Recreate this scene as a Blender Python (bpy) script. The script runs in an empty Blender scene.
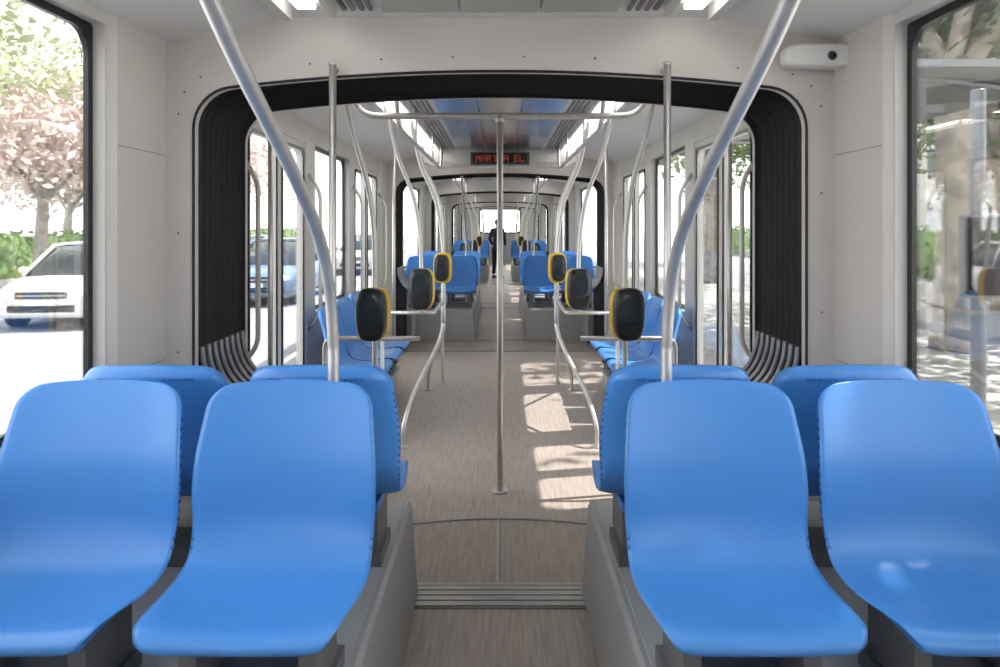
import bpy, bmesh, math, random
from mathutils import Vector, Matrix
random.seed(7)
S=bpy.context.scene
# ------------------------------------------------------------ materials
def mat(name,col,rough=.5,metal=0.,noise=None,bump=0.,emit=None,estr=0.,coat=0.,spec=None):
    m=bpy.data.materials.new(name); m.use_nodes=True
    nt=m.node_tree; b=nt.nodes['Principled BSDF']
    b.inputs['Base Color'].default_value=(*col,1); b.inputs['Roughness'].default_value=rough
    b.inputs['Metallic'].default_value=metal
    if coat: b.inputs['Coat Weight'].default_value=coat; b.inputs['Coat Roughness'].default_value=.15
    if spec is not None: b.inputs['Specular IOR Level'].default_value=spec
    if emit: b.inputs['Emission Color'].default_value=(*emit,1); b.inputs['Emission Strength'].default_value=estr
    if noise:
        sc,amt=noise[0],noise[1]; stretch=noise[2] if len(noise)>2 else (1,1,1)
        tc=nt.nodes.new('ShaderNodeTexCoord'); mp=nt.nodes.new('ShaderNodeMapping'); mp.inputs['Scale'].default_value=stretch
        n=nt.nodes.new('ShaderNodeTexNoise'); n.inputs['Scale'].default_value=sc; n.inputs['Detail'].default_value=6
        r=nt.nodes.new('ShaderNodeMapRange'); r.inputs[1].default_value=.3; r.inputs[2].default_value=.7
        r.inputs[3].default_value=1-amt; r.inputs[4].default_value=1+amt
        mx=nt.nodes.new('ShaderNodeVectorMath'); mx.operation='SCALE'; mx.inputs[0].default_value=col
        nt.links.new(tc.outputs['Object'],mp.inputs[0]); nt.links.new(mp.outputs[0],n.inputs['Vector'])
        nt.links.new(n.outputs[0],r.inputs[0]); nt.links.new(r.outputs[0],mx.inputs['Scale'])
        nt.links.new(mx.outputs[0],b.inputs['Base Color'])
        if bump:
            bp=nt.nodes.new('ShaderNodeBump'); bp.inputs['Strength'].default_value=bump; bp.inputs['Distance'].default_value=.01
            nt.links.new(n.outputs[0],bp.inputs['Height']); nt.links.new(bp.outputs[0],b.inputs['Normal'])
    return m
M={}
M['blue']=mat('blue_seat_plastic',(.058,.24,.635),.32,noise=(3,.03))
M['blue_d']=mat('blue_seat_back_plastic',(.05,.21,.57),.42,noise=(3,.03))
M['slot']=mat('seat_slot_dark',(.025,.11,.33),.6)
M['beige']=mat('beige_panel',(.575,.54,.505),.5,noise=(2,.03))
M['panel']=mat('wall_panel',(.565,.55,.53),.5,noise=(2,.03))
M['white']=mat('white_panel',(.72,.71,.69),.45)
M['seam']=mat('seam_dark',(.20,.195,.19),.7)
M['floor']=mat('floor_wood_vinyl',(.375,.315,.272),.38,noise=(14,.2,(5,.35,1)),bump=.05)
M['floor2']=mat('gangway_floor_vinyl',(.32,.262,.224),.38,noise=(14,.2,(5,.35,1)),bump=.05)
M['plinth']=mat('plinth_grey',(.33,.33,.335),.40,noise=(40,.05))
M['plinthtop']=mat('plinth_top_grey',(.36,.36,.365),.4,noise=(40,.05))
M['bracket']=mat('seat_bracket_metal',(.15,.15,.155),.5,.3,noise=(30,.05))
M['signbox']=mat('sign_housing',(.06,.06,.065),.45)
M['alu']=mat('aluminium_threshold',(.42,.41,.40),.35,.7,noise=(20,.08,(1,8,1)))
M['steel']=mat('brushed_stainless',(.64,.62,.595),.44,.85,noise=(30,.06,(1,1,.1)))
M['steel_d']=mat('bellows_hoop_metal',(.27,.27,.28),.4,.7,noise=(30,.06))
M['black']=mat('black_rubber',(.012,.012,.013),.55,noise=(20,.2))
M['bellow']=mat('bellows_rubber',(.013,.013,.015),.65,noise=(8,.2))
M['frame']=mat('black_window_frame',(.01,.01,.011),.25)
M['ceilmetal']=mat('ceiling_reflective_panel',(.48,.49,.50),.17,.85,noise=(3,.05))
M['led']=mat('led_strip',(1,1,1),.5,emit=(1,.98,.95),estr=6.)
M['yellow']=mat('validator_yellow',(.85,.55,.02),.35,noise=(5,.03))
M['valblack']=mat('validator_black',(.018,.018,.02),.3,noise=(5,.1))
M['screen']=mat('validator_screen',(.03,.04,.05),.1)
M['red']=mat('red_label',(.6,.05,.03),.5)
M['ledred']=mat('led_sign_text',(.6,.07,.04),.5,emit=(1,.13,.06),estr=.18)
M['signface']=mat('sign_face',(.012,.006,.006),.2)
M['asphalt']=mat('asphalt',(.25,.25,.26),.85,noise=(6,.15),bump=.2)
M['pave']=mat('platform_paving',(.36,.345,.33),.8,noise=(5,.12))
M['kerb']=mat('kerb_stone',(.5,.49,.47),.8,noise=(8,.1))
M['bark']=mat('tree_bark',(.26,.235,.20),.9,noise=(6,.45),bump=.5)
M['barkp']=mat('plane_tree_bark',(.36,.32,.27),.9,noise=(4,.5),bump=.3)
M['leafg']=mat('leaf_green',(.17,.23,.09),.6,noise=(2,.35))
M['leafd']=mat('leaf_dark_green',(.07,.10,.04),.6,noise=(2,.35))
M['leafp']=mat('leaf_pinkish',(.58,.46,.41),.6,noise=(2,.3))
M['leafy']=mat('leaf_yellow_green',(.42,.46,.26),.6,noise=(2,.3))
M['hedge']=mat('hedge_green',(.15,.23,.08),.7,noise=(5,.4))
M['carwhite']=mat('car_paint_white',(.62,.62,.61),.25,coat=.5)
M['carblue']=mat('car_paint_blue',(.10,.16,.26),.25,coat=.5)
M['cargray']=mat('car_paint_silver',(.40,.41,.43),.25,.4,coat=.5)
M['carglass']=mat('car_glass',(.03,.035,.04),.08)
M['tyre']=mat('tyre',(.02,.02,.02),.8)
M['lamp']=mat('headlamp',(.85,.87,.9),.1)
M['shelter']=mat('shelter_metal',(.20,.21,.22),.4,.6,noise=(10,.1))
M['build']=mat('building_facade',(.40,.385,.36),.8,noise=(1,.1))
M['coat']=mat('dark_coat_fabric',(.02,.022,.03),.85,noise=(30,.2))
M['trous']=mat('dark_trouser_fabric',(.028,.028,.035),.85,noise=(30,.2))
M['skin']=mat('skin',(.50,.31,.23),.5)
M['hair']=mat('hair_dark',(.015,.011,.009),.6)
M['shoe']=mat('shoe_leather',(.012,.011,.010),.35)
M['camlens']=mat('camera_lens',(.01,.01,.012),.08)
def glass(name,tint,refl):
    m=bpy.data.materials.new(name); m.use_nodes=True; nt=m.node_tree; nt.nodes.clear()
    o=nt.nodes.new('ShaderNodeOutputMaterial'); t=nt.nodes.new('ShaderNodeBsdfTransparent'); t.inputs[0].default_value=(*tint,1)
    g=nt.nodes.new('ShaderNodeBsdfGlossy'); g.inputs['Roughness'].default_value=.02
    f=nt.nodes.new('ShaderNodeFresnel'); f.inputs[0].default_value=1.45
    mm=nt.nodes.new('ShaderNodeMath'); mm.operation='MULTIPLY'; mm.inputs[1].default_value=refl
    x=nt.nodes.new('ShaderNodeMixShader'); nt.links.new(f.outputs[0],mm.inputs[0]); nt.links.new(mm.outputs[0],x.inputs[0])
    nt.links.new(t.outputs[0],x.inputs[1]); nt.links.new(g.outputs[0],x.inputs[2]); nt.links.new(x.outputs[0],o.inputs[0]); return m
M['glass']=glass('window_glass',(.97,.98,.98),.6)
# ------------------------------------------------------------ mesh builder
class MB:
    def __init__(s): s.v=[];s.f=[];s.m=[];s.sm=[];s.mats=[]
    def mi(s,k):
        if k not in s.mats: s.mats.append(k)
        return s.mats.index(k)
    def add(s,vs,fs,k,smooth=False):
        o=len(s.v); s.v+= [tuple(v) for v in vs]; i=s.mi(k)
        for f in fs: s.f.append([a+o for a in f]); s.m.append(i); s.sm.append(smooth)
    def box(s,x0,x1,y0,y1,z0,z1,k):
        if x0>x1:x0,x1=x1,x0
        vs=[(x0,y0,z0),(x1,y0,z0),(x1,y1,z0),(x0,y1,z0),(x0,y0,z1),(x1,y0,z1),(x1,y1,z1),(x0,y1,z1)]
        s.add(vs,[(0,3,2,1),(4,5,6,7),(0,1,5,4),(1,2,6,5),(2,3,7,6),(3,0,4,7)],k)
    def tube(s,pts,r,k,seg=12,caps=True,flat=None):
        P=[Vector(p) for p in pts]; n=len(P); rs=r if isinstance(r,(list,tuple)) else [r]*n
        T=[(P[min(i+1,n-1)]-P[max(i-1,0)]).normalized() for i in range(n)]
        up=Vector((0,0,1)) if abs(T[0].z)<.9 else Vector((1,0,0))
        N=(up-T[0]*up.dot(T[0])).normalized(); vs=[]
        for i in range(n):
            N=(N-T[i]*N.dot(T[i])).normalized(); B=T[i].cross(N)
            for j in range(seg):
                a=2*math.pi*j/seg; vs.append(P[i]+(N*math.cos(a)+B*math.sin(a))*rs[i])
        fs=[(i*seg+j,i*seg+(j+1)%seg,(i+1)*seg+(j+1)%seg,(i+1)*seg+j) for i in range(n-1) for j in range(seg)]
        s.add(vs,fs,k,True)
        if caps: 
            s.add(vs[:seg],[tuple(range(seg))[::-1]],k); s.add(vs[-seg:],[tuple(range(seg))],k)
    def rings(s,R,k,closed=True,smooth=True,caps=False):
        n=len(R[0]); vs=[p for r in R for p in r]; c=n if closed else n-1
        fs=[(i*n+j,i*n+(j+1)%n,(i+1)*n+(j+1)%n,(i+1)*n+j) for i in range(len(R)-1) for j in range(c)]
        s.add(vs,fs,k,smooth)
        if caps: s.add(R[0],[tuple(range(n))[::-1]],k); s.add(R[-1],[tuple(range(n))],k)
    def ell(s,c,r,k,nu=16,nv=10,rot=None):
        R=[]
        for i in range(nv+1):
            t=math.pi*i/nv; ring=[]
            for j in range(nu):
                a=2*math.pi*j/nu; p=Vector((r[0]*math.sin(t)*math.cos(a),r[1]*math.sin(t)*math.sin(a),r[2]*math.cos(t)))
                if rot: p=rot@p
                ring.append(p+Vector(c))
            R.append(ring)
        s.rings(R,k)
    def mesh(s,name):
        me=bpy.data.meshes.new(name); me.from_pydata(s.v,[],s.f); me.update()
        for k in s.mats: me.materials.append(M[k])
        me.polygons.foreach_set('material_index',s.m); me.polygons.foreach_set('use_smooth',s.sm)
        bm=bmesh.new(); bm.from_mesh(me); bmesh.ops.remove_doubles(bm,verts=bm.verts,dist=1e-5); bmesh.ops.recalc_face_normals(bm,faces=bm.faces); bm.to_mesh(me); bm.free()
        return me
    def obj(s,name,loc=(0,0,0),rz=0,parent=None,bevel=0,bseg=2,angle=35):
        o=bpy.data.objects.new(name,s.mesh(name)); S.collection.objects.link(o); o.location=loc; o.rotation_euler=(0,0,rz)
        if parent: o.parent=parent
        if bevel:
            b=o.modifiers.new('bevel','BEVEL'); b.width=bevel; b.segments=bseg; b.limit_method='ANGLE'; b.angle_limit=math.radians(angle)
        return o
def inst(o,name,loc,rz=0):
    c=o.copy(); c.name=name; c.location=loc; c.rotation_euler=(0,0,rz); S.collection.objects.link(c)
    for ch in o.children:
        d=ch.copy(); d.parent=c; S.collection.objects.link(d)
    return c
def fillet(pts,r,n=8):
    P=[Vector(p) for p in pts]; out=[P[0]]
    for i in range(1,len(P)-1):
        a=(P[i-1]-P[i]); b=(P[i+1]-P[i]); d=min(r,a.length*.49,b.length*.49)
        A=P[i]+a.normalized()*d; B=P[i]+b.normalized()*d
        for j in range(n+1):
            t=j/n; out.append(A*(1-t)**2+P[i]*2*t*(1-t)+B*t*t)
    out.append(P[-1]); return out
def cr(cp,t):
    n=len(cp)-1; x=t*n; i=min(int(x),n-1); f=x-i
    g=lambda j: cp[max(0,min(n,j))]
    a,b,c,d=g(i-1),g(i),g(i+1),g(i+2)
    return tuple(.5*((2*b[q])+(-a[q]+c[q])*f+(2*a[q]-5*b[q]+4*c[q]-d[q])*f*f+(-a[q]+3*b[q]-3*c[q]+d[q])*f**3) for q in range(len(b)))
W=1.40; OUT=1.46; CZ=2.36
def ceilz(x):
    x=abs(x)
    if x<.9: return CZ
    if x<1.2: return CZ-(x-.9)/.3*.07
    return 2.29-(x-1.2)/.26*.045
Y0=-1.6; YE=28.0
GW=[(2.88,3.50),(8.50,9.12),(12.9,13.5),(18.3,18.9),(22.8,23.4)]
# ------------------------------------------------------------ room shell
b=MB(); b.box(-OUT,OUT,Y0,YE,-.12,0,'floor')
for g0,g1 in GW:
    b.box(-1.2,1.2,g0+.05,g0+.69,0,.003,'floor2')
    for yy in (g0-.125,g0-.085,g0-.045,g0-.005):
        b.box(-1.2,1.2,yy,yy+.030,0,.008,'alu')
    b.box(-1.2,1.2,g0-.14,g0+.05,0,.004,'seam')
    b.box(-1.2,1.2,g0+.03,g0+.05,0,.008,'alu')
    pts=[(R*math.sin(a),g0+.69-1.6+R*math.cos(a)-.0,.004) for R in (1.6,) for a in [math.radians(-36+72*i/40) for i in range(41)]]
    b.tube(pts,.005,'seam',6)
    pts=[(p[0],p[1]+.014,.003) for p in pts]; b.tube(pts,.006,'alu',6)
    b.box(-.004,.004,g0+.05,g0+.69,.003,.005,'seam'); b.box(-.016,-.004,g0+.05,g0+.69,.003,.005,'alu')
b.obj('floor')
b=MB()
prof=[(-OUT,ceilz(OUT)),(-1.2,2.29),(-.9,CZ),(-.86,CZ)]
full=prof+[(-x,z) for x,z in prof[::-1]]
R=[[(x,y,z) for x,z in full]+[(OUT,y,2.62),(-OUT,y,2.62)] for y in (Y0,YE)]
b.rings(R,'white',closed=True,smooth=False,caps=True)
mods=[(Y0,GW[0][0]),(GW[0][1],GW[1][0]),(GW[1][1],GW[2][0]),(GW[2][1],GW[3][0]),(GW[3][1],GW[4][0]),(GW[4][1],YE-.3)]
for a,c in mods:
    a+=.12; c-=.12
    n=max(1,int((c-a)/.8)); st=(c-a)/n
    for i in range(n):
        for x0,x1 in ((-.46,-.16),(-.15,.15),(.16,.46)):
            b.box(x0,x1,a+i*st+.01,a+(i+1)*st-.01,CZ-.02,CZ-.004,'ceilmetal')
    for s in (-1,1):
        for j in range(4): b.box(s*(.50+.035*j),s*(.515+.035*j),a,c,CZ-.012,CZ+.001,'seam')
        b.box(s*.82,s*.86,a,c,CZ-.05,CZ,'panel'); b.box(s*.645,s*.665,a,c,CZ-.035,CZ,'panel')
b.obj('ceiling')
b=MB()
for a,c in mods:
    for s in (-1,1): b.box(s*.705,s*.775,a+.2,c-.2,CZ-.03,CZ-.012,'led')
b.obj('ceiling_light_strip')
# ---- walls with openings
OP=[(-1.3,2.48,.86,2.215,'window'),
    (3.85,5.05,.10,2.10,'door'),(5.30,6.50,.85,2.12,'window'),(6.72,7.98,.10,2.10,'door'),
    (9.45,12.45,.86,2.15,'window'),
    (13.8,15.0,.10,2.10,'door'),(15.3,16.4,.88,2.1,'window'),(16.7,17.9,.10,2.1,'door'),
    (19.2,22.38,.88,2.12,'window'),(23.7,24.9,.10,2.1,'door'),(25.2,27.4,.88,2.1,'window')]
def rrect(y0,y1,z0,z1,r,n=6):
    out=[]
    for cy,cz,a0 in ((y1-r,z1-r,0),(y0+r,z1-r,90),(y0+r,z0+r,180),(y1-r,z0+r,270)):
        for i in range(n+1):
            a=math.radians(a0+90*i/n); out.append((cy+r*math.cos(a),cz+r*math.sin(a)))
    return out
def ringframe(b,x0,x1,y0,y1,z0,z1,w,r,k,ex=.0):
    o=rrect(y0-ex,y1+ex,z0-ex,z1+ex,.015); i=rrect(y0+w,y1-w,z0+w,z1-w,r)
    R=[[(x0,)+p for p in o],[(x0,)+p for p in i],[(x1,)+p for p in i],[(x1,)+p for p in o],[(x0,)+p for p in o]]
    b.rings(R,k,smooth=False)
wn=dn=0
for s,nm in ((-1,'left'),(1,'right')):
    b=MB(); y=Y0
    for o0,o1,z0,z1,t in OP:
        b.box(s*W,s*OUT,y,o0,0,2.27,'panel'); b.box(s*W,s*OUT,o0,o1,0,z0,'panel'); b.box(s*W,s*OUT,o0,o1,z1,2.27,'panel'); y=o1
    b.box(s*W,s*OUT,y,YE,0,2.27,'panel')
    for g0,g1 in GW:
        ya,yb=g0-.39,g0-.36
        vs=[(s*W,ya,0),(s*(W-.022),yb,0),(s*(W-.022),g0,0),(s*W,g0,0)]
        vs+= [(v[0],v[1],2.275) for v in vs]
        b.add(vs,[(0,1,5,4),(1,2,6,5),(0,3,2,1),(4,5,6,7)],'beige')
        for z in (.95,1.79): b.box(s*(W-.0225),s*(W-.020),g0-.355,g0-.005,z,z+.003,'seam')
    b.obj('wall_'+nm)
    for o0,o1,z0,z1,t in OP:
        b=MB()
        if t=='window':
            wn+=1
            ringframe(b,s*(OUT-.018),s*(OUT),o0+.001,o1-.001,z0+.001,z1-.001,.028,.09,'frame')
            b.box(s*(OUT-.010),s*(OUT-.005),o0+.02,o1-.02,z0+.02,z1-.02,'glass')
            b.obj('window_%d'%wn)
        else:
            dn+=1; ym=(o0+o1)/2
            for a,c in ((o0,ym),(ym,o1)):
                ringframe(b,s*(W+.005),s*(W+.05),a+.002,c-.002,z0+.002,z1-.002,.06,.07,'panel')
                ringframe(b,s*(W-.003),s*(W+.004),a+.045,c-.045,z0+.045,z1-.045,.022,.06,'frame')
                b.box(s*(W+.025),s*(W+.03),a+.055,c-.055,z0+.055,z1-.055,'glass')
            for hy in (o0-.06,o1+.06):
                b.tube(fillet([(s*W,hy,.75),(s*(W-.09),hy,.85),(s*(W-.09),hy,1.75),(s*W,hy,1.88)],.12),.014,'steel',10)
            b.obj('door_%d'%dn)
b=MB()
b.box(-OUT,OUT,Y0-.06,Y0,-.1,2.6,'panel'); b.obj('wall_back')
b=MB()
b.box(-OUT,-.85,YE,YE+.06,0,2.6,'panel'); b.box(.85,OUT,YE,YE+.06,0,2.6,'panel'); b.box(-.85,.85,YE,YE+.06,0,1.2,'plinth'); b.box(-.85,.85,YE,YE+.06,2.2,2.6,'panel')
b.obj('wall_front')
wn+=1; b=MB()
R0=[(x,z) for x,z in rrect(-.85,.85,1.2,2.2,.015)]; R1=[(x,z) for x,z in rrect(-.79,.79,1.26,2.14,.1)]
b.rings([[(x,YE+.01,z) for x,z in R0],[(x,YE+.01,z) for x,z in R1],[(x,YE+.05,z) for x,z in R1],[(x,YE+.05,z) for x,z in R0]],'frame',smooth=False)
b.box(-.8,.8,YE+.03,YE+.034,1.25,2.15,'glass'); b.obj('window_%d'%wn)
# ------------------------------------------------------------ gangway portals + bellows
A=1.263; RC=.17
def opening(off=0.,a=A):
    a=a+off; inner=[]; outer=[]
    zs=2.072+off; zc=zs-RC
    for i in range(13):
        z=zc*i/12; inner.append((-a,z)); outer.append((-OUT+.061,z))
    for i in range(1,9):
        t=i/8; an=math.pi-t*math.radians(83)
        inner.append((-a+RC+RC*math.cos(an),zc+RC*math.sin(an)))
        if t<.5: outer.append((-OUT+.061,zc+(2.235-zc)*t*2))
        else:
            x=-OUT+.061+(t-.5)*2*(OUT-.061-a+RC); outer.append((x,ceilz(x)))
    x0=inner[-1][0]; z0=inner[-1][1]
    for i in range(1,13):
        x=x0*(1-i/12); z=z0+(2.137+off-z0)*(1-(x/x0)**2); inner.append((x,z)); xo=outer[20][0]*(1-i/12); outer.append((xo,ceilz(xo)-.001))
    inner+= [(-x,z) for x,z in inner[:-1][::-1]]; outer+=[(-x,z) for x,z in outer[:-1][::-1]]
    return inner,outer
inn,outr=opening()
for gi,(g0,g1) in enumerate(GW):
    for (ya,yb) in ((g0,g0+.05),(g1-.05,g1)):
        b=MB()
        R=[[(x,ya,z) for x,z in outr],[(x,ya,z) for x,z in inn],[(x,yb,z) for x,z in inn],[(x,yb,z) for x,z in outr]]
        b.rings(R,'beige',closed=False,smooth=False)
        b.tube([(x*.998,ya-.001,z) for x,z in inn],.006,'black',8)
        if gi<2:
            i2,_=opening(.06)
            for k in list(range(3,len(i2)-3,3)):
                x,z=i2[k]; 
                if z<2.21: b.ell((x,ya-.001,z),(.005,.003,.005),'seam',8,5)
        b.obj('gangway_portal')
    b=MB(); R=[]; nf=8; sp=6
    for i in range(nf*sp+1):
        f=i/sp; off=.045-.045*math.cos(2*math.pi*f)
        l,_=opening(off*.95)
        R.append([(x,g0+.05+(g1-g0-.1)*i/(nf*sp),z) for x,z in l])
    b.rings(R,'bellow',closed=False)
    b.obj('gangway_bellows')
    b=MB()
    for s in (-1,1):
        b.box(s*1.21,s*1.255,g0+.06,g1-.06,.0,.80,'black')
        for i in range(nf):
            y=g0+.05+(g1-g0-.1)*(i+.5)/nf
            b.tube([cr([(s*1.262,y,.99),(s*1.255,y,.92),(s*1.23,y+.02,.83),(s*1.17,y+.05,.745),(s*1.10,y+.07,.70),(s*1.09,y+.07,.5),(s*1.09,y+.07,.05)],q/24) for q in range(25)],.014,'steel_d',10)
    b.obj('gangway_lower_guard')
# ------------------------------------------------------------ seat
cp=[(-.445,.205,.205),(-.462,.230,.212),(-.43,.252,.220),(-.36,.248,.228),(-.27,.236,.235),(-.18,.238,.238),(-.115,.266,.2365),(-.078,.335,.238),(-.066,.42,.241),(-.055,.50,.238),(-.035,.58,.229),(-.013,.655,.220),(-.001,.688,.215)]
def seatmesh():
    b=MB(); NU=16
    tb=[cr(cp,i/200) for i in range(201)]; L=[0]
    for p,q in zip(tb,tb[1:]): L.append(L[-1]+math.hypot(p[0]-q[0],p[1]-q[1]))
    TL=L[-1]
    def at(s):
        s=max(0,min(TL,s))
        lo,hi=0,200
        while hi-lo>1:
            m=(lo+hi)//2
            if L[m]<=s: lo=m
            else: hi=m
        f=(s-L[lo])/max(1e-9,L[lo+1]-L[lo]); return cr(cp,(lo+f)/200)
    r0,r1=.085,.070
    ss=[r0*(1-math.cos(math.pi/2*i/8)) for i in range(9)]
    mid=[r0+(TL-r0-r1)*i/30 for i in range(1,30)]
    en=[TL-r1*(1-math.cos(math.pi/2*i/8)) for i in range(8,-1,-1)]
    ss=ss+mid+en; rows=[]
    for s in ss:
        y,z,hw=at(s); y2,z2,_=at(s+.01); y1,z1,_=at(s-.01)
        T=Vector((0,y2-y1,z2-z1)).normalized(); N=Vector((0,-T.z,T.y)); t=s/TL
        d=0
        if s<r0: d=r0-math.sqrt(max(0,r0*r0-(r0-s)**2))
        if s>TL-r1: q=s-(TL-r1); d=r1-math.sqrt(max(0,r1*r1-q*q))
        hw-=d
        back=max(0,min(1,(t-.45)/.2)); bb=max(0,min(1,(t-.5)/.1))
        c=.032*back+.012*(1-back)
        endf=min(1,(TL-s)/.03); th=.012+.032*bb*(math.sqrt(endf) if endf<1 else 1)
        arch=.010*math.exp(-((TL-s)/.12)**2)-.016*math.exp(-(s/.12)**2)
        dish=.010*math.exp(-((t-.22)/.13)**2)
        fr=[];bk=[]
        for j in range(NU+1):
            u=-math.cos(math.pi*j/NU); u=.65*u+.35*(-1+2*j/NU)
            uw=abs(u)*hw/.235
            p=Vector((hw*u,y,z))+T*arch*(1-u*u)+N*(c*uw**2.5-(.004+dish)*(1-uw*uw))
            edge=max(0,(abs(u)-.8)/.2)
            fr.append(p-N*.004*edge*edge)
            bk.append(Vector((hw*u*.975,y,z))+T*arch*(1-u*u)-N*(th*(1-.25*edge*edge)+dish*(1-uw*uw))+N*c*uw**2.5)
        rows.append((fr,bk))
    R=[fr+bk[::-1] for fr,bk in rows]
    b.rings(R,'blue',closed=True,smooth=True)
    n=NU+1
    for fr,bk in (rows[0],rows[-1]):
        b.add(fr+bk,[(j,j+1,n+j+1,n+j) for j in range(NU)],'blue',True)
    def row(s):
        k=min(range(len(ss)),key=lambda i:abs(ss[i]-s)); return rows[k]
    for k in (-1,1):
        for i in range(6):
            fr,bk=row(TL-.03); x=k*(.06+.016*i)
            j=min(range(NU+1),key=lambda q:abs(bk[q].x-x)); p=bk[j]
            b.box(x-.005,x+.005,p.y-.003,p.y+.002,p.z-.0035,p.z+.0035,'slot')
    for i in range(15):
        s=TL-.10-.023*i; lo=max(q for q in range(len(ss)) if ss[q]<=s); f=(s-ss[lo])/(ss[lo+1]-ss[lo])
        for j in (0,NU):
            fr=rows[lo][0][j].lerp(rows[lo+1][0][j],f); bk=rows[lo][1][j].lerp(rows[lo+1][1][j],f)
            p=fr.lerp(bk,.5); b.box(p.x-.0015,p.x+.0015,p.y-.008,p.y+.008,p.z-.003,p.z+.003,'slot')
    for sx in (-1,1):
        b.box(sx*.16,sx*.10,-.40,-.14,.185,.214,'blue_d')
        b.box(sx*.155,sx*.115,-.36,-.16,.05,.19,'bracket')
    b.box(-.17,.17,-.34,-.14,.0,.05,'bracket')
    return b
seat=seatmesh().obj('tram_seat',(-.585,1.93,.38))
first=True
def place(x,y,z,rz):
    global first
    if first: first=False; seat.location=(x,y,z); seat.rotation_euler=(0,0,rz); return seat
    return inst(seat,'tram_seat',(x,y,z),rz)
def plinth(s,y0,y1):
    b=MB(); h=.38
    vs=[(s*.335,y0,0),(s*.36,y0,h-.02),(s*.37,y0,h),(s*1.375,y0,h),(s*1.375,y0,0)]
    b.rings([vs,[(x,y1,z) for x,_,z in vs]],'plinth',smooth=False,caps=True)
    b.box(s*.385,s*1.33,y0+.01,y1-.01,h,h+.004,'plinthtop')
    b.obj('seat_plinth',bevel=.006)
for (yb0,yb1,fy) in ((1.30,2.86,1.93),(9.22,11.2,9.95),(19.1,20.9,19.9)):
    for s in (-1,1):
        plinth(s,yb0,yb1)
        for x in (.567,1.085):
            place(s*x,fy,.38,0); place(s*(x-.008),fy+.22,.38,math.pi)
for y in (11.9,21.6):
    for s in (-1,1):
        plinth(s,y-.55,y+.75)
        for x in (.567,1.078): place(s*x,y,.38,0)
def bench_base(s,y0,y1):
    b=MB(); b.box(s*.93,s*1.36,y0,y1,0,.20,'plinth'); b.box(s*.90,s*1.38,y0-.01,y1+.01,.20,.23,'plinthtop'); b.obj('bench_base',bevel=.008)
for (y0,n) in ((5.10,3),(14.9,3),):
    for s in (-1,1):
        bench_base(s,y0-.24,y0+.5*(n-1)+.24)
        for i in range(n): place(s*1.27,y0+.5*i,.23,-math.pi/2*s)
# ------------------------------------------------------------ poles
def flange(b,p,ax='z',r=.035,t=.012,sgn=1):
    p=Vector(p); d=Vector((0,0,t*sgn)) if ax=='z' else Vector((0,t*sgn,0))
    b.tube([p,p+d],r,'steel',16)
def bowed(s,x,yb,zb):
    b=MB()
    P=[(s*x,yb-1.52,2.30),(s*x,yb-1.18,2.085),(s*x,yb-.80,1.835),(s*x,yb-.42,1.635),(s*x,yb-.17,1.475),(s*x,yb-.055,1.33),(s*x,yb-.01,1.18),(s*x,yb,1.05),(s*x,yb,zb)]
    q=[cr(P,i/60) for i in range(61)]
    b.tube([(s*x,yb-1.6,2.335)]+q,.0165,'steel',14); flange(b,(s*x,yb-1.6,2.33)); flange(b,(s*x,yb,zb)); b.obj('bowed_grab_rail')
for s in (-1,1):
    bowed(s,.484,2.037,.384)
    bowed(s,.484,10.057,.384); bowed(s,.484,20.007,.384)
    b=MB(); b.tube([(s*.675,2.825,.385),(s*.675,2.825,2.155)],.0150,'steel',14); flange(b,(s*.675,2.825,.385))
    b.tube([(s*.675,2.825,2.14),(s*.675,2.88,2.14)],.012,'steel',10); b.ell((s*.675,2.825,2.155),(.017,.017,.012),'steel'); b.obj('grab_pole')
def centre(y):
    b=MB(); b.tube([(0,y,0),(0,y,2.115)],.0175,'steel',14); flange(b,(0,y,0),r=.045,t=.015)
    b.tube(fillet([(-.86,y-.05,2.34),(-.80,y,2.12),(.80,y,2.12),(.86,y-.05,2.34)],.12),.019,'steel',14)
    b.tube([(0,y,2.085),(0,y,2.12)],.026,'steel',14); b.obj('centre_pole_with_crossbar')
centre(3.95); 
for y in (7.3,14.2,17.4):
    b=MB(); b.tube(fillet([(-.80,y,2.34),(-.74,y,2.12),(.74,y,2.12),(.80,y,2.34)],.12),.017,'steel',12); b.obj('overhead_crossbar')
for y0,y1 in ((4.0,7.25),(14.25,17.35),(9.4,12.6)):
    for s in (-1,1):
        b=MB(); b.tube(fillet([(s*.60,y0,2.34),(s*.60,y0+.15,2.08),(s*.60,y1-.15,2.08),(s*.60,y1,2.34)],.12),.015,'steel',10)
        for yy in (y0+1,y1-1): b.tube([(s*.60,yy,2.08),(s*.60,yy,2.345)],.009,'steel',8)
        b.obj('overhead_handrail')
def validator(x,y,z,rz,yel=False):
    b=MB()
    def shell(w,d,h,yc,k,zc=0):
        R=[]
        for i in range(9):
            f=-1+2*i/8; sc=(1-abs(f)**5*.22)
            ring=[]
            for j in range(24):
                a=2*math.pi*j/24; ca,sa=math.cos(a),math.sin(a)
                px=math.copysign(abs(ca)**.6,ca)*w/2; pz=math.copysign(abs(sa)**.6,sa)*h/2
                ring.append((px*sc*(1-.06*(sa<0)*abs(sa)),yc+f*d/2,pz*sc+zc))
            R.append(ring)
        b.rings(R,k,caps=True)
    m=1.0 if not yel else .86
    shell(.172*m,.05,.285*m,.030,'yellow'); shell(.170*m if not yel else .118,.075 if not yel else .05,.29*m if not yel else .21,-.028 if not yel else -.005,'valblack')
    shell(.13*m if not yel else .08,.02,.17*m,-.060 if not yel else -.025,'screen',.03 if not yel else 0)
    b.box(-.03,.03,.05,.10,-.05,.05,'valblack')
    c,s=math.cos(rz),math.sin(rz)
    return b.obj('ticket_validator',(x+.095*s,y-.095*c,z),rz)
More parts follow.
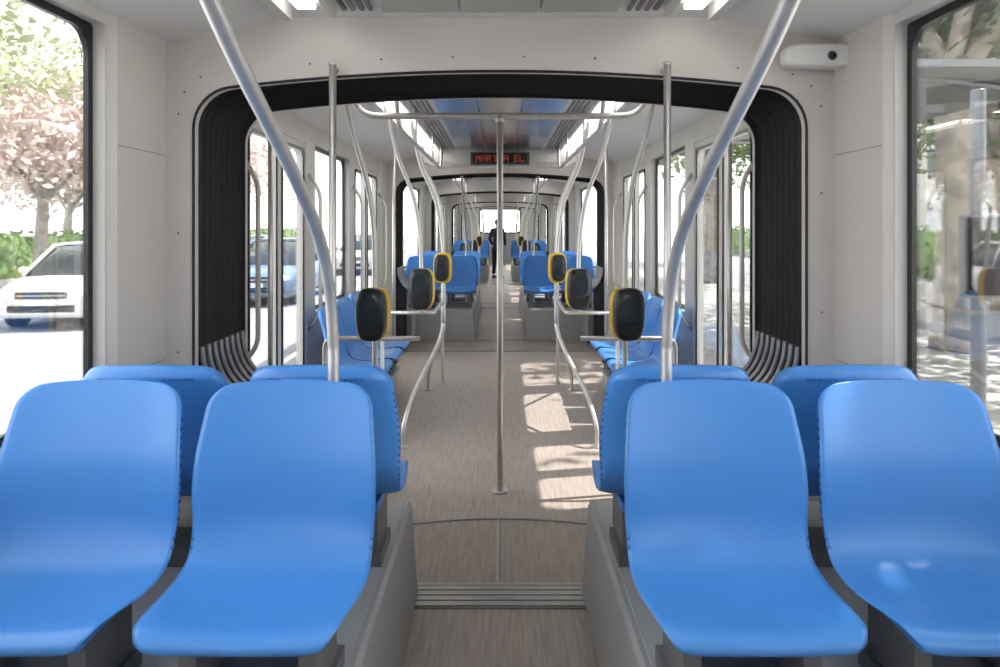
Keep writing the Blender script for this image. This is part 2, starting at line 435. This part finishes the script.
def validators(y0):
    for s in (-1,1):
        b=MB(); y=y0+3.92
        b.tube([cr([(s*.86,y-.12,2.325),(s*.80,y-.08,2.0),(s*.735,y-.02,1.72),(s*.705,y,1.45),(s*.70,y,1.15),(s*.70,y,.60),(s*.70,y,.0)],i/40) for i in range(41)],.015,'steel',12)
        flange(b,(s*.70,y,0)); 
        b.tube(fillet([(s*.98,y,.40),(s*.98,y,.87),(s*.45,y,.87)],.06),.014,'steel',10)
        b.tube([(s*.98,y,.40),(s*.98,y,0)],.014,'steel',10)
        b.obj('grab_pole_with_armrest')
        validator(s*.675,y,1.02,.20*s)
        b=MB(); y=y0+5.0
        b.tube([cr([(s*.80,y-.12,2.34),(s*.72,y-.08,2.0),(s*.62,y-.02,1.72),(s*.575,y,1.45),(s*.56,y,1.15),(s*.56,y,.88)],i/40) for i in range(41)],.015,'steel',12)
        b.tube(fillet([(s*.84,y,.88),(s*.47,y,.88),(s*.47,y+.60,.88)],.05),.014,'steel',10)
        b.tube([(s*.84,y,.88),(s*.84,y,.0)],.014,'steel',10)
        b.obj('grab_pole_with_armrest')
        validator(s*.53,y,1.06,.20*s)
        b=MB(); y=y0+5.6
        b.tube([cr([(s*.70,y-.12,2.34),(s*.63,y-.08,2.0),(s*.52,y-.02,1.72),(s*.468,y,1.45),(s*.45,y,1.15),(s*.45,y,.66)],i/40) for i in range(41)],.015,'steel',12)
        for yf in (y-.85,y+.80):
            b.tube([cr([(s*.45,y,.88),(s*.45,y,.72),(s*.49,y+(yf-y)*.25,.56),(s*.60,yf-(yf-y)*.25,.34),(s*.65,yf,.16),(s*.655,yf,0)],i/30) for i in range(31)],.0155,'steel',12); flange(b,(s*.655,yf,0))
        b.obj('grab_pole_with_splayed_feet')
        validator(s*.44,y,1.17,.2*s,True)
validators(0); validators(9.9)
for y in (6.7,13.9,17.9,23.8):
    for s in (-1,1):
        b=MB(); b.tube([cr([(s*.80,y,2.35),(s*.74,y,2.1),(s*.60,y,1.8),(s*.55,y,1.5),(s*.55,y,1.),(s*.55,y,.5),(s*.55,y,0)],i/30) for i in range(31)],.015,'steel',10); flange(b,(s*.55,y,0)); b.obj('grab_pole')
for y in (6.40,):
    for s in (-1,1):
        b=MB(); b.tube([(s*.98,y+.05,0),(s*.98,y+.05,2.34)],.015,'steel',10); flange(b,(s*.98,y+.05,0)); b.obj('grab_pole')
for y in (3.72,):
    for s in (-1,1):
        b=MB(); b.tube([(s*1.22,y,0),(s*1.22,y,2.28)],.014,'steel',10); flange(b,(s*1.22,y,0)); b.obj('grab_pole')
# LED sign
b=MB(); b.box(-.32,.32,7.60,7.72,2.17,2.30,'signbox'); b.box(-.30,.30,7.594,7.60,2.185,2.285,'signface'); b.box(-.02,.02,7.63,7.69,2.30,2.36,'panel')
sign=b.obj('led_destination_sign',bevel=.004)
b=MB()
font={'E':"11111100001000011110100001000011111",'R':"11110100011000111110101001001010001",'M':"10001110111010110101100011000110001",'I':"01110001000010000100001000010001110",'N':"10001110011010110011100011000110001",'A':"01110100011000111111100011000110001",'L':"10000100001000010000100001000011111"}
x=-.262
for ch in "MARINA EL":
    if ch==' ': x+=.05; continue
    for i,c in enumerate(font[ch]):
        if c=='1':
            px=x+(i%5)*.0100; pz=2.268-(i//5)*.0100; b.box(px,px+.0075,7.591,7.594,pz-.0075,pz,'ledred')
    x+=.061
b.obj('sign_text',parent=sign)
b=MB(); b.box(-.9,.9,7.74,7.80,2.20,2.355,'panel'); b.obj('trim_1',bevel=.005)
b=MB(); R=[]
for i in range(9):
    f=-1+2*i/8; ring=[]
    for j in range(28):
        a=2*math.pi*j/28; ca,sa=math.cos(a),math.sin(a)
        ring.append((math.copysign(abs(ca)**.45,ca)*.150*(1-.12*abs(f)**6),f*.045,math.copysign(abs(sa)**.55,sa)*.048*(1-.2*abs(f)**5)))
    R.append(ring)
b.rings(R,'white',caps=True); b.ell((.03,-.045,-.005),(.016,.008,.016),'camlens'); b.ell((.03,-.044,-.005),(.021,.004,.021),'seam')
b.obj('security_camera',(1.285,2.815,2.18))
for s in (-1,1):
    b=MB(); b.box(-.03,.03,-.06,.06,-.28,.28,'white'); b.box(-s*.031,-s*.034,-.045,.045,.02,.17,'red'); b.box(-s*.031,-s*.034,-.03,.03,-.2,-.08,'signface'); b.obj('emergency_intercom',(s*1.365,3.64,1.62),bevel=.01)
# ------------------------------------------------------------ exterior
b=MB(); b.box(-80,1.8,-30,120,-.55,-.35,'asphalt')
for k in range(-3,14):
    b.box(-6.6,-6.45,k*6,k*6+3,-.35,-.346,'white')
b.box(-3.0,-2.9,-30,120,-.35,-.346,'white'); b.obj('road')
b=MB(); b.box(1.8,60,-30,120,-.55,-.12,'pave'); b.box(1.62,1.8,-30,120,-.55,-.10,'kerb')
for k in range(-20,60):
    b.box(1.9,12,k*.8,k*.8+.01,-.12,-.118,'seam')
for k in range(1,12): b.box(1.9+k*.8,1.91+k*.8,-16,48,-.12,-.118,'seam')
b.obj('tram_stop_platform')
b=MB(); b.box(-24,-14.2,-30,90,-.35,-.2,'kerb'); b.obj('pavement')
def hedge(x0,x1,y0,y1,z0,h,n):
    b=MB(); b.box(x0+.2,x1-.2,y0,y1,z0,z0+h-.15,'hedge')
    for i in range(n):
        x=random.uniform(x0,x1); y=random.uniform(y0,y1); z=z0+h*random.uniform(.05,1); r=random.uniform(.06,.16)
        d=[Vector((random.gauss(0,1),random.gauss(0,1),random.gauss(0,1))).normalized()*r for _ in range(2)]
        c=Vector((x,y,z)); b.add([c-d[0],c-d[1],c+d[0],c+d[1]],[(0,1,2,3)],'hedge')
    b.obj('hedge')
hedge(-17,-15.6,8,60,-.2,1.5,6000)
hedge(13,14.4,6,50,-.12,1.6,5000)
def tree(x,y,z0,h,r,leaf,n,ls=.16,trunk=.18,low=.45,bark='bark'):
    b=MB(); ends=[]
    top=Vector((x+random.uniform(-.2,.2),y,z0+h*low))
    P=[Vector((x,y,z0)),Vector((x+.05,y+.03,z0+h*low*.5)),top]
    b.tube([cr([tuple(p) for p in P],i/10) for i in range(11)],[trunk*(1.25-.5*i/10) for i in range(11)],bark,12)
    for i in range(9):
        a=2*math.pi*i/9+random.uniform(-.3,.3); e=random.uniform(.4,1.15)
        L=r*random.uniform(.7,1.0)
        t1=top+Vector((math.cos(a)*math.cos(e),math.sin(a)*math.cos(e),math.sin(e)))*L
        st=top-Vector((0,0,random.uniform(0,.15)*h*low))
        mid=st.lerp(t1,.5)+Vector((0,0,.12*L))
        b.tube([cr([tuple(st),tuple(mid),tuple(t1)],k/8) for k in range(9)],[trunk*.5*(1-.85*k/8) for k in range(9)],bark,7)
        ends.append(t1); ends.append(mid)
        for q in range(3):
            t2=mid.lerp(t1,random.uniform(.2,.9)); t3=t2+Vector((random.uniform(-1,1),random.uniform(-1,1),random.uniform(-.3,.8)))*L*.35
            b.tube([t2,t3],[trunk*.15,trunk*.04],bark,5); ends.append(t3)
    for i in range(n):
        e=random.choice(ends); c=e+Vector((random.gauss(0,1),random.gauss(0,1),random.gauss(0,.8)))*r*.22
        d0=Vector((random.gauss(0,1),random.gauss(0,1),random.gauss(0,1))).normalized(); d1=d0.cross(Vector((random.gauss(0,1),random.gauss(0,1),random.gauss(0,1)))).normalized()
        l=ls*random.uniform(.6,1.3); b.add([c-d0*l,c-d1*l*.45,c+d0*l,c+d1*l*.45],[(0,1,2,3)],leaf)
    b.obj('tree')
for (x,y,h,r,l,lo) in ((-18,29,9,4.2,'leafp',.3),(-13.5,20.5,7.5,3.2,'leafp',.38),(-22,38,11,5,'leafy',.3),(-20,50,11,5,'leafp',.3),(-15.5,27,10,4,'leafy',.45),(-11.8,13.2,8,3.0,'leafy',.55),(-17,40,9,4,'leafp',.3),(-26,30,12,5.5,'leafg',.3),(-24,60,13,6,'leafp',.3)):
    tree(x,y,-.3,h,r,l,4600,.15,low=lo)
for (x,y,h,r,l,n,lo,bk) in ((6.0,9.2,9,3.2,'leafd',5000,.42,'barkp'),(4.3,1.0,9,3.3,'leafg',7500,.55,'bark'),(9.5,13,9,3.8,'leafg',5000,.33,'barkp'),(6,20,9,3.6,'leafg',5000,.4,'bark'),(13,17,10,4.6,'leafd',5000,.3,'bark'),(9,30,9,4,'leafg',4000,.4,'bark'),(16,24,12,5.5,'leafd',5000,.3,'bark'),(19,20,12,5.5,'leafg',5000,.3,'bark'),(12.5,10.5,9,4,'leafd',5000,.3,'barkp')):
    tree(x,y,-.12,h,r,l,n,.15,.26,lo,bk)
def car(x,y,z,paint,rz=0):
    b=MB()
    st=[(0,.36,.72,.30,.55),(.06,.62,.82,.24,.68),(.35,.80,.88,.20,.78),(1.0,.88,.90,.20,.90),(1.25,.90,.90,.20,.95),(3.3,.92,.90,.20,.98),(3.9,.90,.88,.22,.98),(4.2,.84,.82,.28,.92),(4.3,.70,.72,.34,.80)]
    R=[]
    for yy,hw0,hw,zb,zt in st:
        zm=(zb+zt)/2
        half=[(hw*.86,zb),(hw,zb+.1),(hw,zm+.05),(hw*.97,zt-.06),(hw*.88,zt),(hw*.4,zt+.02)]
        R.append([(px,yy,pz) for px,pz in half]+[(-px,yy,pz) for px,pz in half[::-1]])
    b.rings(R,paint,caps=True,smooth=True)
    g=[(1.0,.78,.76,.90,.92),(1.75,.80,.62,.92,1.44),(2.2,.82,.62,.92,1.50),(3.2,.82,.60,.94,1.48),(3.75,.80,.60,.95,1.30),(4.05,.78,.74,.95,.97)]
    R=[]
    for yy,hb,ht,zb,zt in g:
        half=[(hb,zb),(hb*.6+ht*.4,zb+(zt-zb)*.5),(ht+.02,zt-.04*(zt>1)),(ht*.8,zt),(ht*.3,zt+.01)]
        R.append([(px,yy,pz) for px,pz in half]+[(-px,yy,pz) for px,pz in half[::-1]])
    b.rings(R,'carglass',caps=True)
    b.box(-.56,.56,1.85,3.4,1.475,1.525,paint)
    for s in (-1,1):
        b.tube([(s*.80,1.0,.93),(s*.64,1.78,1.46),(s*.63,3.2,1.50),(s*.76,4.0,.98)],.035,paint,8)
        b.tube([(s*.82,2.5,.95),(s*.64,2.5,1.48)],.03,paint,8)
        b.ell((s*.64,.07,.66),(.19,.08,.075),'lamp'); b.ell((s*.98,1.35,1.0),(.10,.06,.07),paint)
        b.ell((s*.72,4.22,.75),(.12,.06,.1),'red')
        for yy in (.85,3.45):
            b.tube([(s*.70,yy,.32),(s*.905,yy,.32)],.32,'tyre',24); b.tube([(s*.90,yy,.32),(s*.915,yy,.32)],.20,'alu',16)
    b.box(-.42,.42,-.015,.05,.58,.70,'carglass'); b.box(-.55,.55,-.01,.06,.34,.46,'tyre'); b.box(-.26,.26,-.03,-.01,.46,.56,'white')
    b.box(-.40,.40,-.022,-.012,.62,.645,'alu')
    b.obj('car',(x,y,z),rz)
car(-8.0,12.2,-.35,'carwhite',.12); car(-5.6,15.8,-.35,'carblue'); car(-8.6,22,-.35,'cargray'); car(-5.4,26,-.35,'carwhite')
b=MB()
for y in (6.2,8.4,10.6):
    b.tube([(4.9,y,-.12),(4.9,y,2.7)],.05,'shelter',12)
    b.tube(fillet([(4.9,y,2.4),(4.7,y,2.70),(3.3,y,2.86)],.2),.035,'shelter',10)
b.box(3.25,5.2,5.7,11.1,2.80,2.86,'shelter'); b.box(3.2,3.25,5.7,11.1,2.74,2.90,'shelter')
b.box(4.55,4.85,6.6,8.2,.38,.42,'shelter')
for y in (6.8,8.0): b.box(4.65,4.72,y,y+.05,-.12,.38,'shelter')
b.obj('tram_stop_shelter')
b=MB(); b.tube([(2.80,4.1,-.12),(2.80,4.1,2.3)],.04,'shelter',12); b.box(2.70,2.90,4.0,4.06,1.10,1.55,'signface'); b.box(2.68,2.92,4.06,4.1,1.08,1.57,'shelter'); b.obj('platform_ticket_reader',bevel=.01)
b=MB(); x0,x1,y0,y1,h=26,36,10,60,12
b.box(x0,x1,y0,y1,-.12,h,'build')
k=y0+1
while k<y1-2:
    z=1.2
    while z<h-2: b.box(x0-.05,x0,k,k+1.5,z,z+1.7,'carglass'); z+=3.2
    k+=3
b.obj('building')
# ------------------------------------------------------------ person at the far end
def person(x,y):
    root=bpy.data.objects.new('person',None); S.collection.objects.link(root); root.location=(x,y,0)
    def skin(name,V,E,Rr,k,rootv=0,sub=2):
        me=bpy.data.meshes.new(name); me.from_pydata(V,E,[]); o=bpy.data.objects.new(name,me); S.collection.objects.link(o); o.parent=root
        me.materials.append(M[k]); m=o.modifiers.new('skin','SKIN'); m.use_smooth_shade=True
        for i,r in enumerate(Rr):
            me.skin_vertices[0].data[i].radius=(r,r) if not isinstance(r,tuple) else r
            me.skin_vertices[0].data[i].use_root=(i==rootv)
        q=o.modifiers.new('sub','SUBSURF'); q.levels=sub; q.render_levels=sub
    V=[(0,0,.92),(0,0,1.08),(0,.0,1.25),(0,.01,1.38),(0,.01,1.45),
       (-.16,.01,1.38),(-.23,.03,1.12),(-.20,-.08,.93),(.16,.01,1.38),(.235,.03,1.12),(.19,-.10,.95),(0,0,.80)]
    E=[(0,1),(1,2),(2,3),(3,4),(3,5),(5,6),(6,7),(3,8),(8,9),(9,10),(0,11)]
    skin('coat',V,E,[(.155,.115),(.145,.11),(.165,.12),(.13,.10),.055,.07,.052,.04,.07,.052,.04,(.15,.115)],'coat')
    V=[(0,0,.92),(-.095,0,.84),(-.10,-.02,.48),(-.105,.02,.10),(.095,0,.84),(.11,-.03,.48),(.12,-.0,.10)]
    skin('trousers',V,[(0,1),(1,2),(2,3),(0,4),(4,5),(5,6)],[.12,.095,.065,.05,.095,.065,.05],'trous')
    for s in (-1,1):
        xx=-.105 if s<0 else .12
        b=MB(); b.ell((xx,-.045,.045),(.048,.13,.045),'shoe'); b.box(xx-.042,xx+.042,-.16,.075,0,.02,'shoe'); b.obj('shoe',parent=root)
        hx=-.195 if s<0 else .185; hy=-.13; hz=.90
        V=[(hx,hy+.02,hz+.02),(hx,hy-.02,hz-.02)]; E=[(0,1)]; Rr=[(.024,.032),(.020,.036)]
        skin('hand_palm',V,E,Rr,'skin')
        for i in range(4):
            o=-.028+.018*i; l=[.062,.072,.068,.052][i]
            V=[(hx,hy-.015+o*.3,hz-.02),(hx+o*.15,hy-.03+o,hz-.05),(hx-s*.006,hy-.03+o,hz-.05-l*.6),(hx-s*.022,hy-.032+o,hz-.05-l)]
            skin('finger_%d'%(i+1),V,[(0,1),(1,2),(2,3)],[.009,.009,.008,.007],'skin',sub=1)
        V=[(hx,hy-.0,hz+.01),(hx-s*.03,hy-.05,hz-.015),(hx-s*.035,hy-.07,hz-.05)]
        skin('thumb',V,[(0,1),(1,2)],[.011,.010,.008],'skin',sub=1)
    b=MB(); b.tube([(0,.01,1.42),(0,0,1.52)],[.055,.050],'skin',14)
    b.ell((0,-.01,1.585),(.073,.092,.108),'skin',24,16)
    b.ell((0,-.105,1.57),(.013,.018,.025),'skin',10,8); b.ell((0,-.092,1.535),(.026,.01,.007),'red',10,6)
    for s in (-1,1):
        b.ell((s*.076,.0,1.58),(.010,.020,.030),'skin',10,8); b.ell((s*.03,-.089,1.592),(.012,.009,.008),'lamp',10,6); b.ell((s*.03,-.096,1.592),(.005,.004,.005),'hair',8,6); b.box(s*.03-.016,s*.03+.016,-.100,-.09,1.61,1.615,'hair')
    b.ell((0,.018,1.618),(.080,.090,.090),'hair',20,12); b.obj('head',parent=root)
    root.rotation_euler=(0,0,math.radians(160))
    return root
person(-.07,20.2)
# ------------------------------------------------------------ light
w=bpy.data.worlds.new('World'); S.world=w; w.use_nodes=True
bg=w.node_tree.nodes['Background']; bg.inputs[0].default_value=(.97,.985,1.0,1); bg.inputs[1].default_value=4.7
sl=bpy.data.lights.new('sun','SUN'); sl.energy=20; sl.angle=.012; sl.color=(1,.97,.93)
so=bpy.data.objects.new('sun',sl); S.collection.objects.link(so); so.rotation_euler=Vector((-.60,-.12,-1)).to_track_quat('-Z','Y').to_euler()
c=bpy.data.cameras.new('camera'); c.sensor_width=36; c.lens=25.2; c.shift_y=-.1075; c.shift_x=.0; c.clip_start=.05; c.clip_end=300
c.dof.use_dof=True; c.dof.focus_distance=4.5; c.dof.aperture_fstop=5.6
co=bpy.data.objects.new('camera',c); S.collection.objects.link(co); co.location=(0,0,1.5); co.rotation_euler=(math.radians(90),0,0); S.camera=co
S.view_settings.view_transform='Standard'
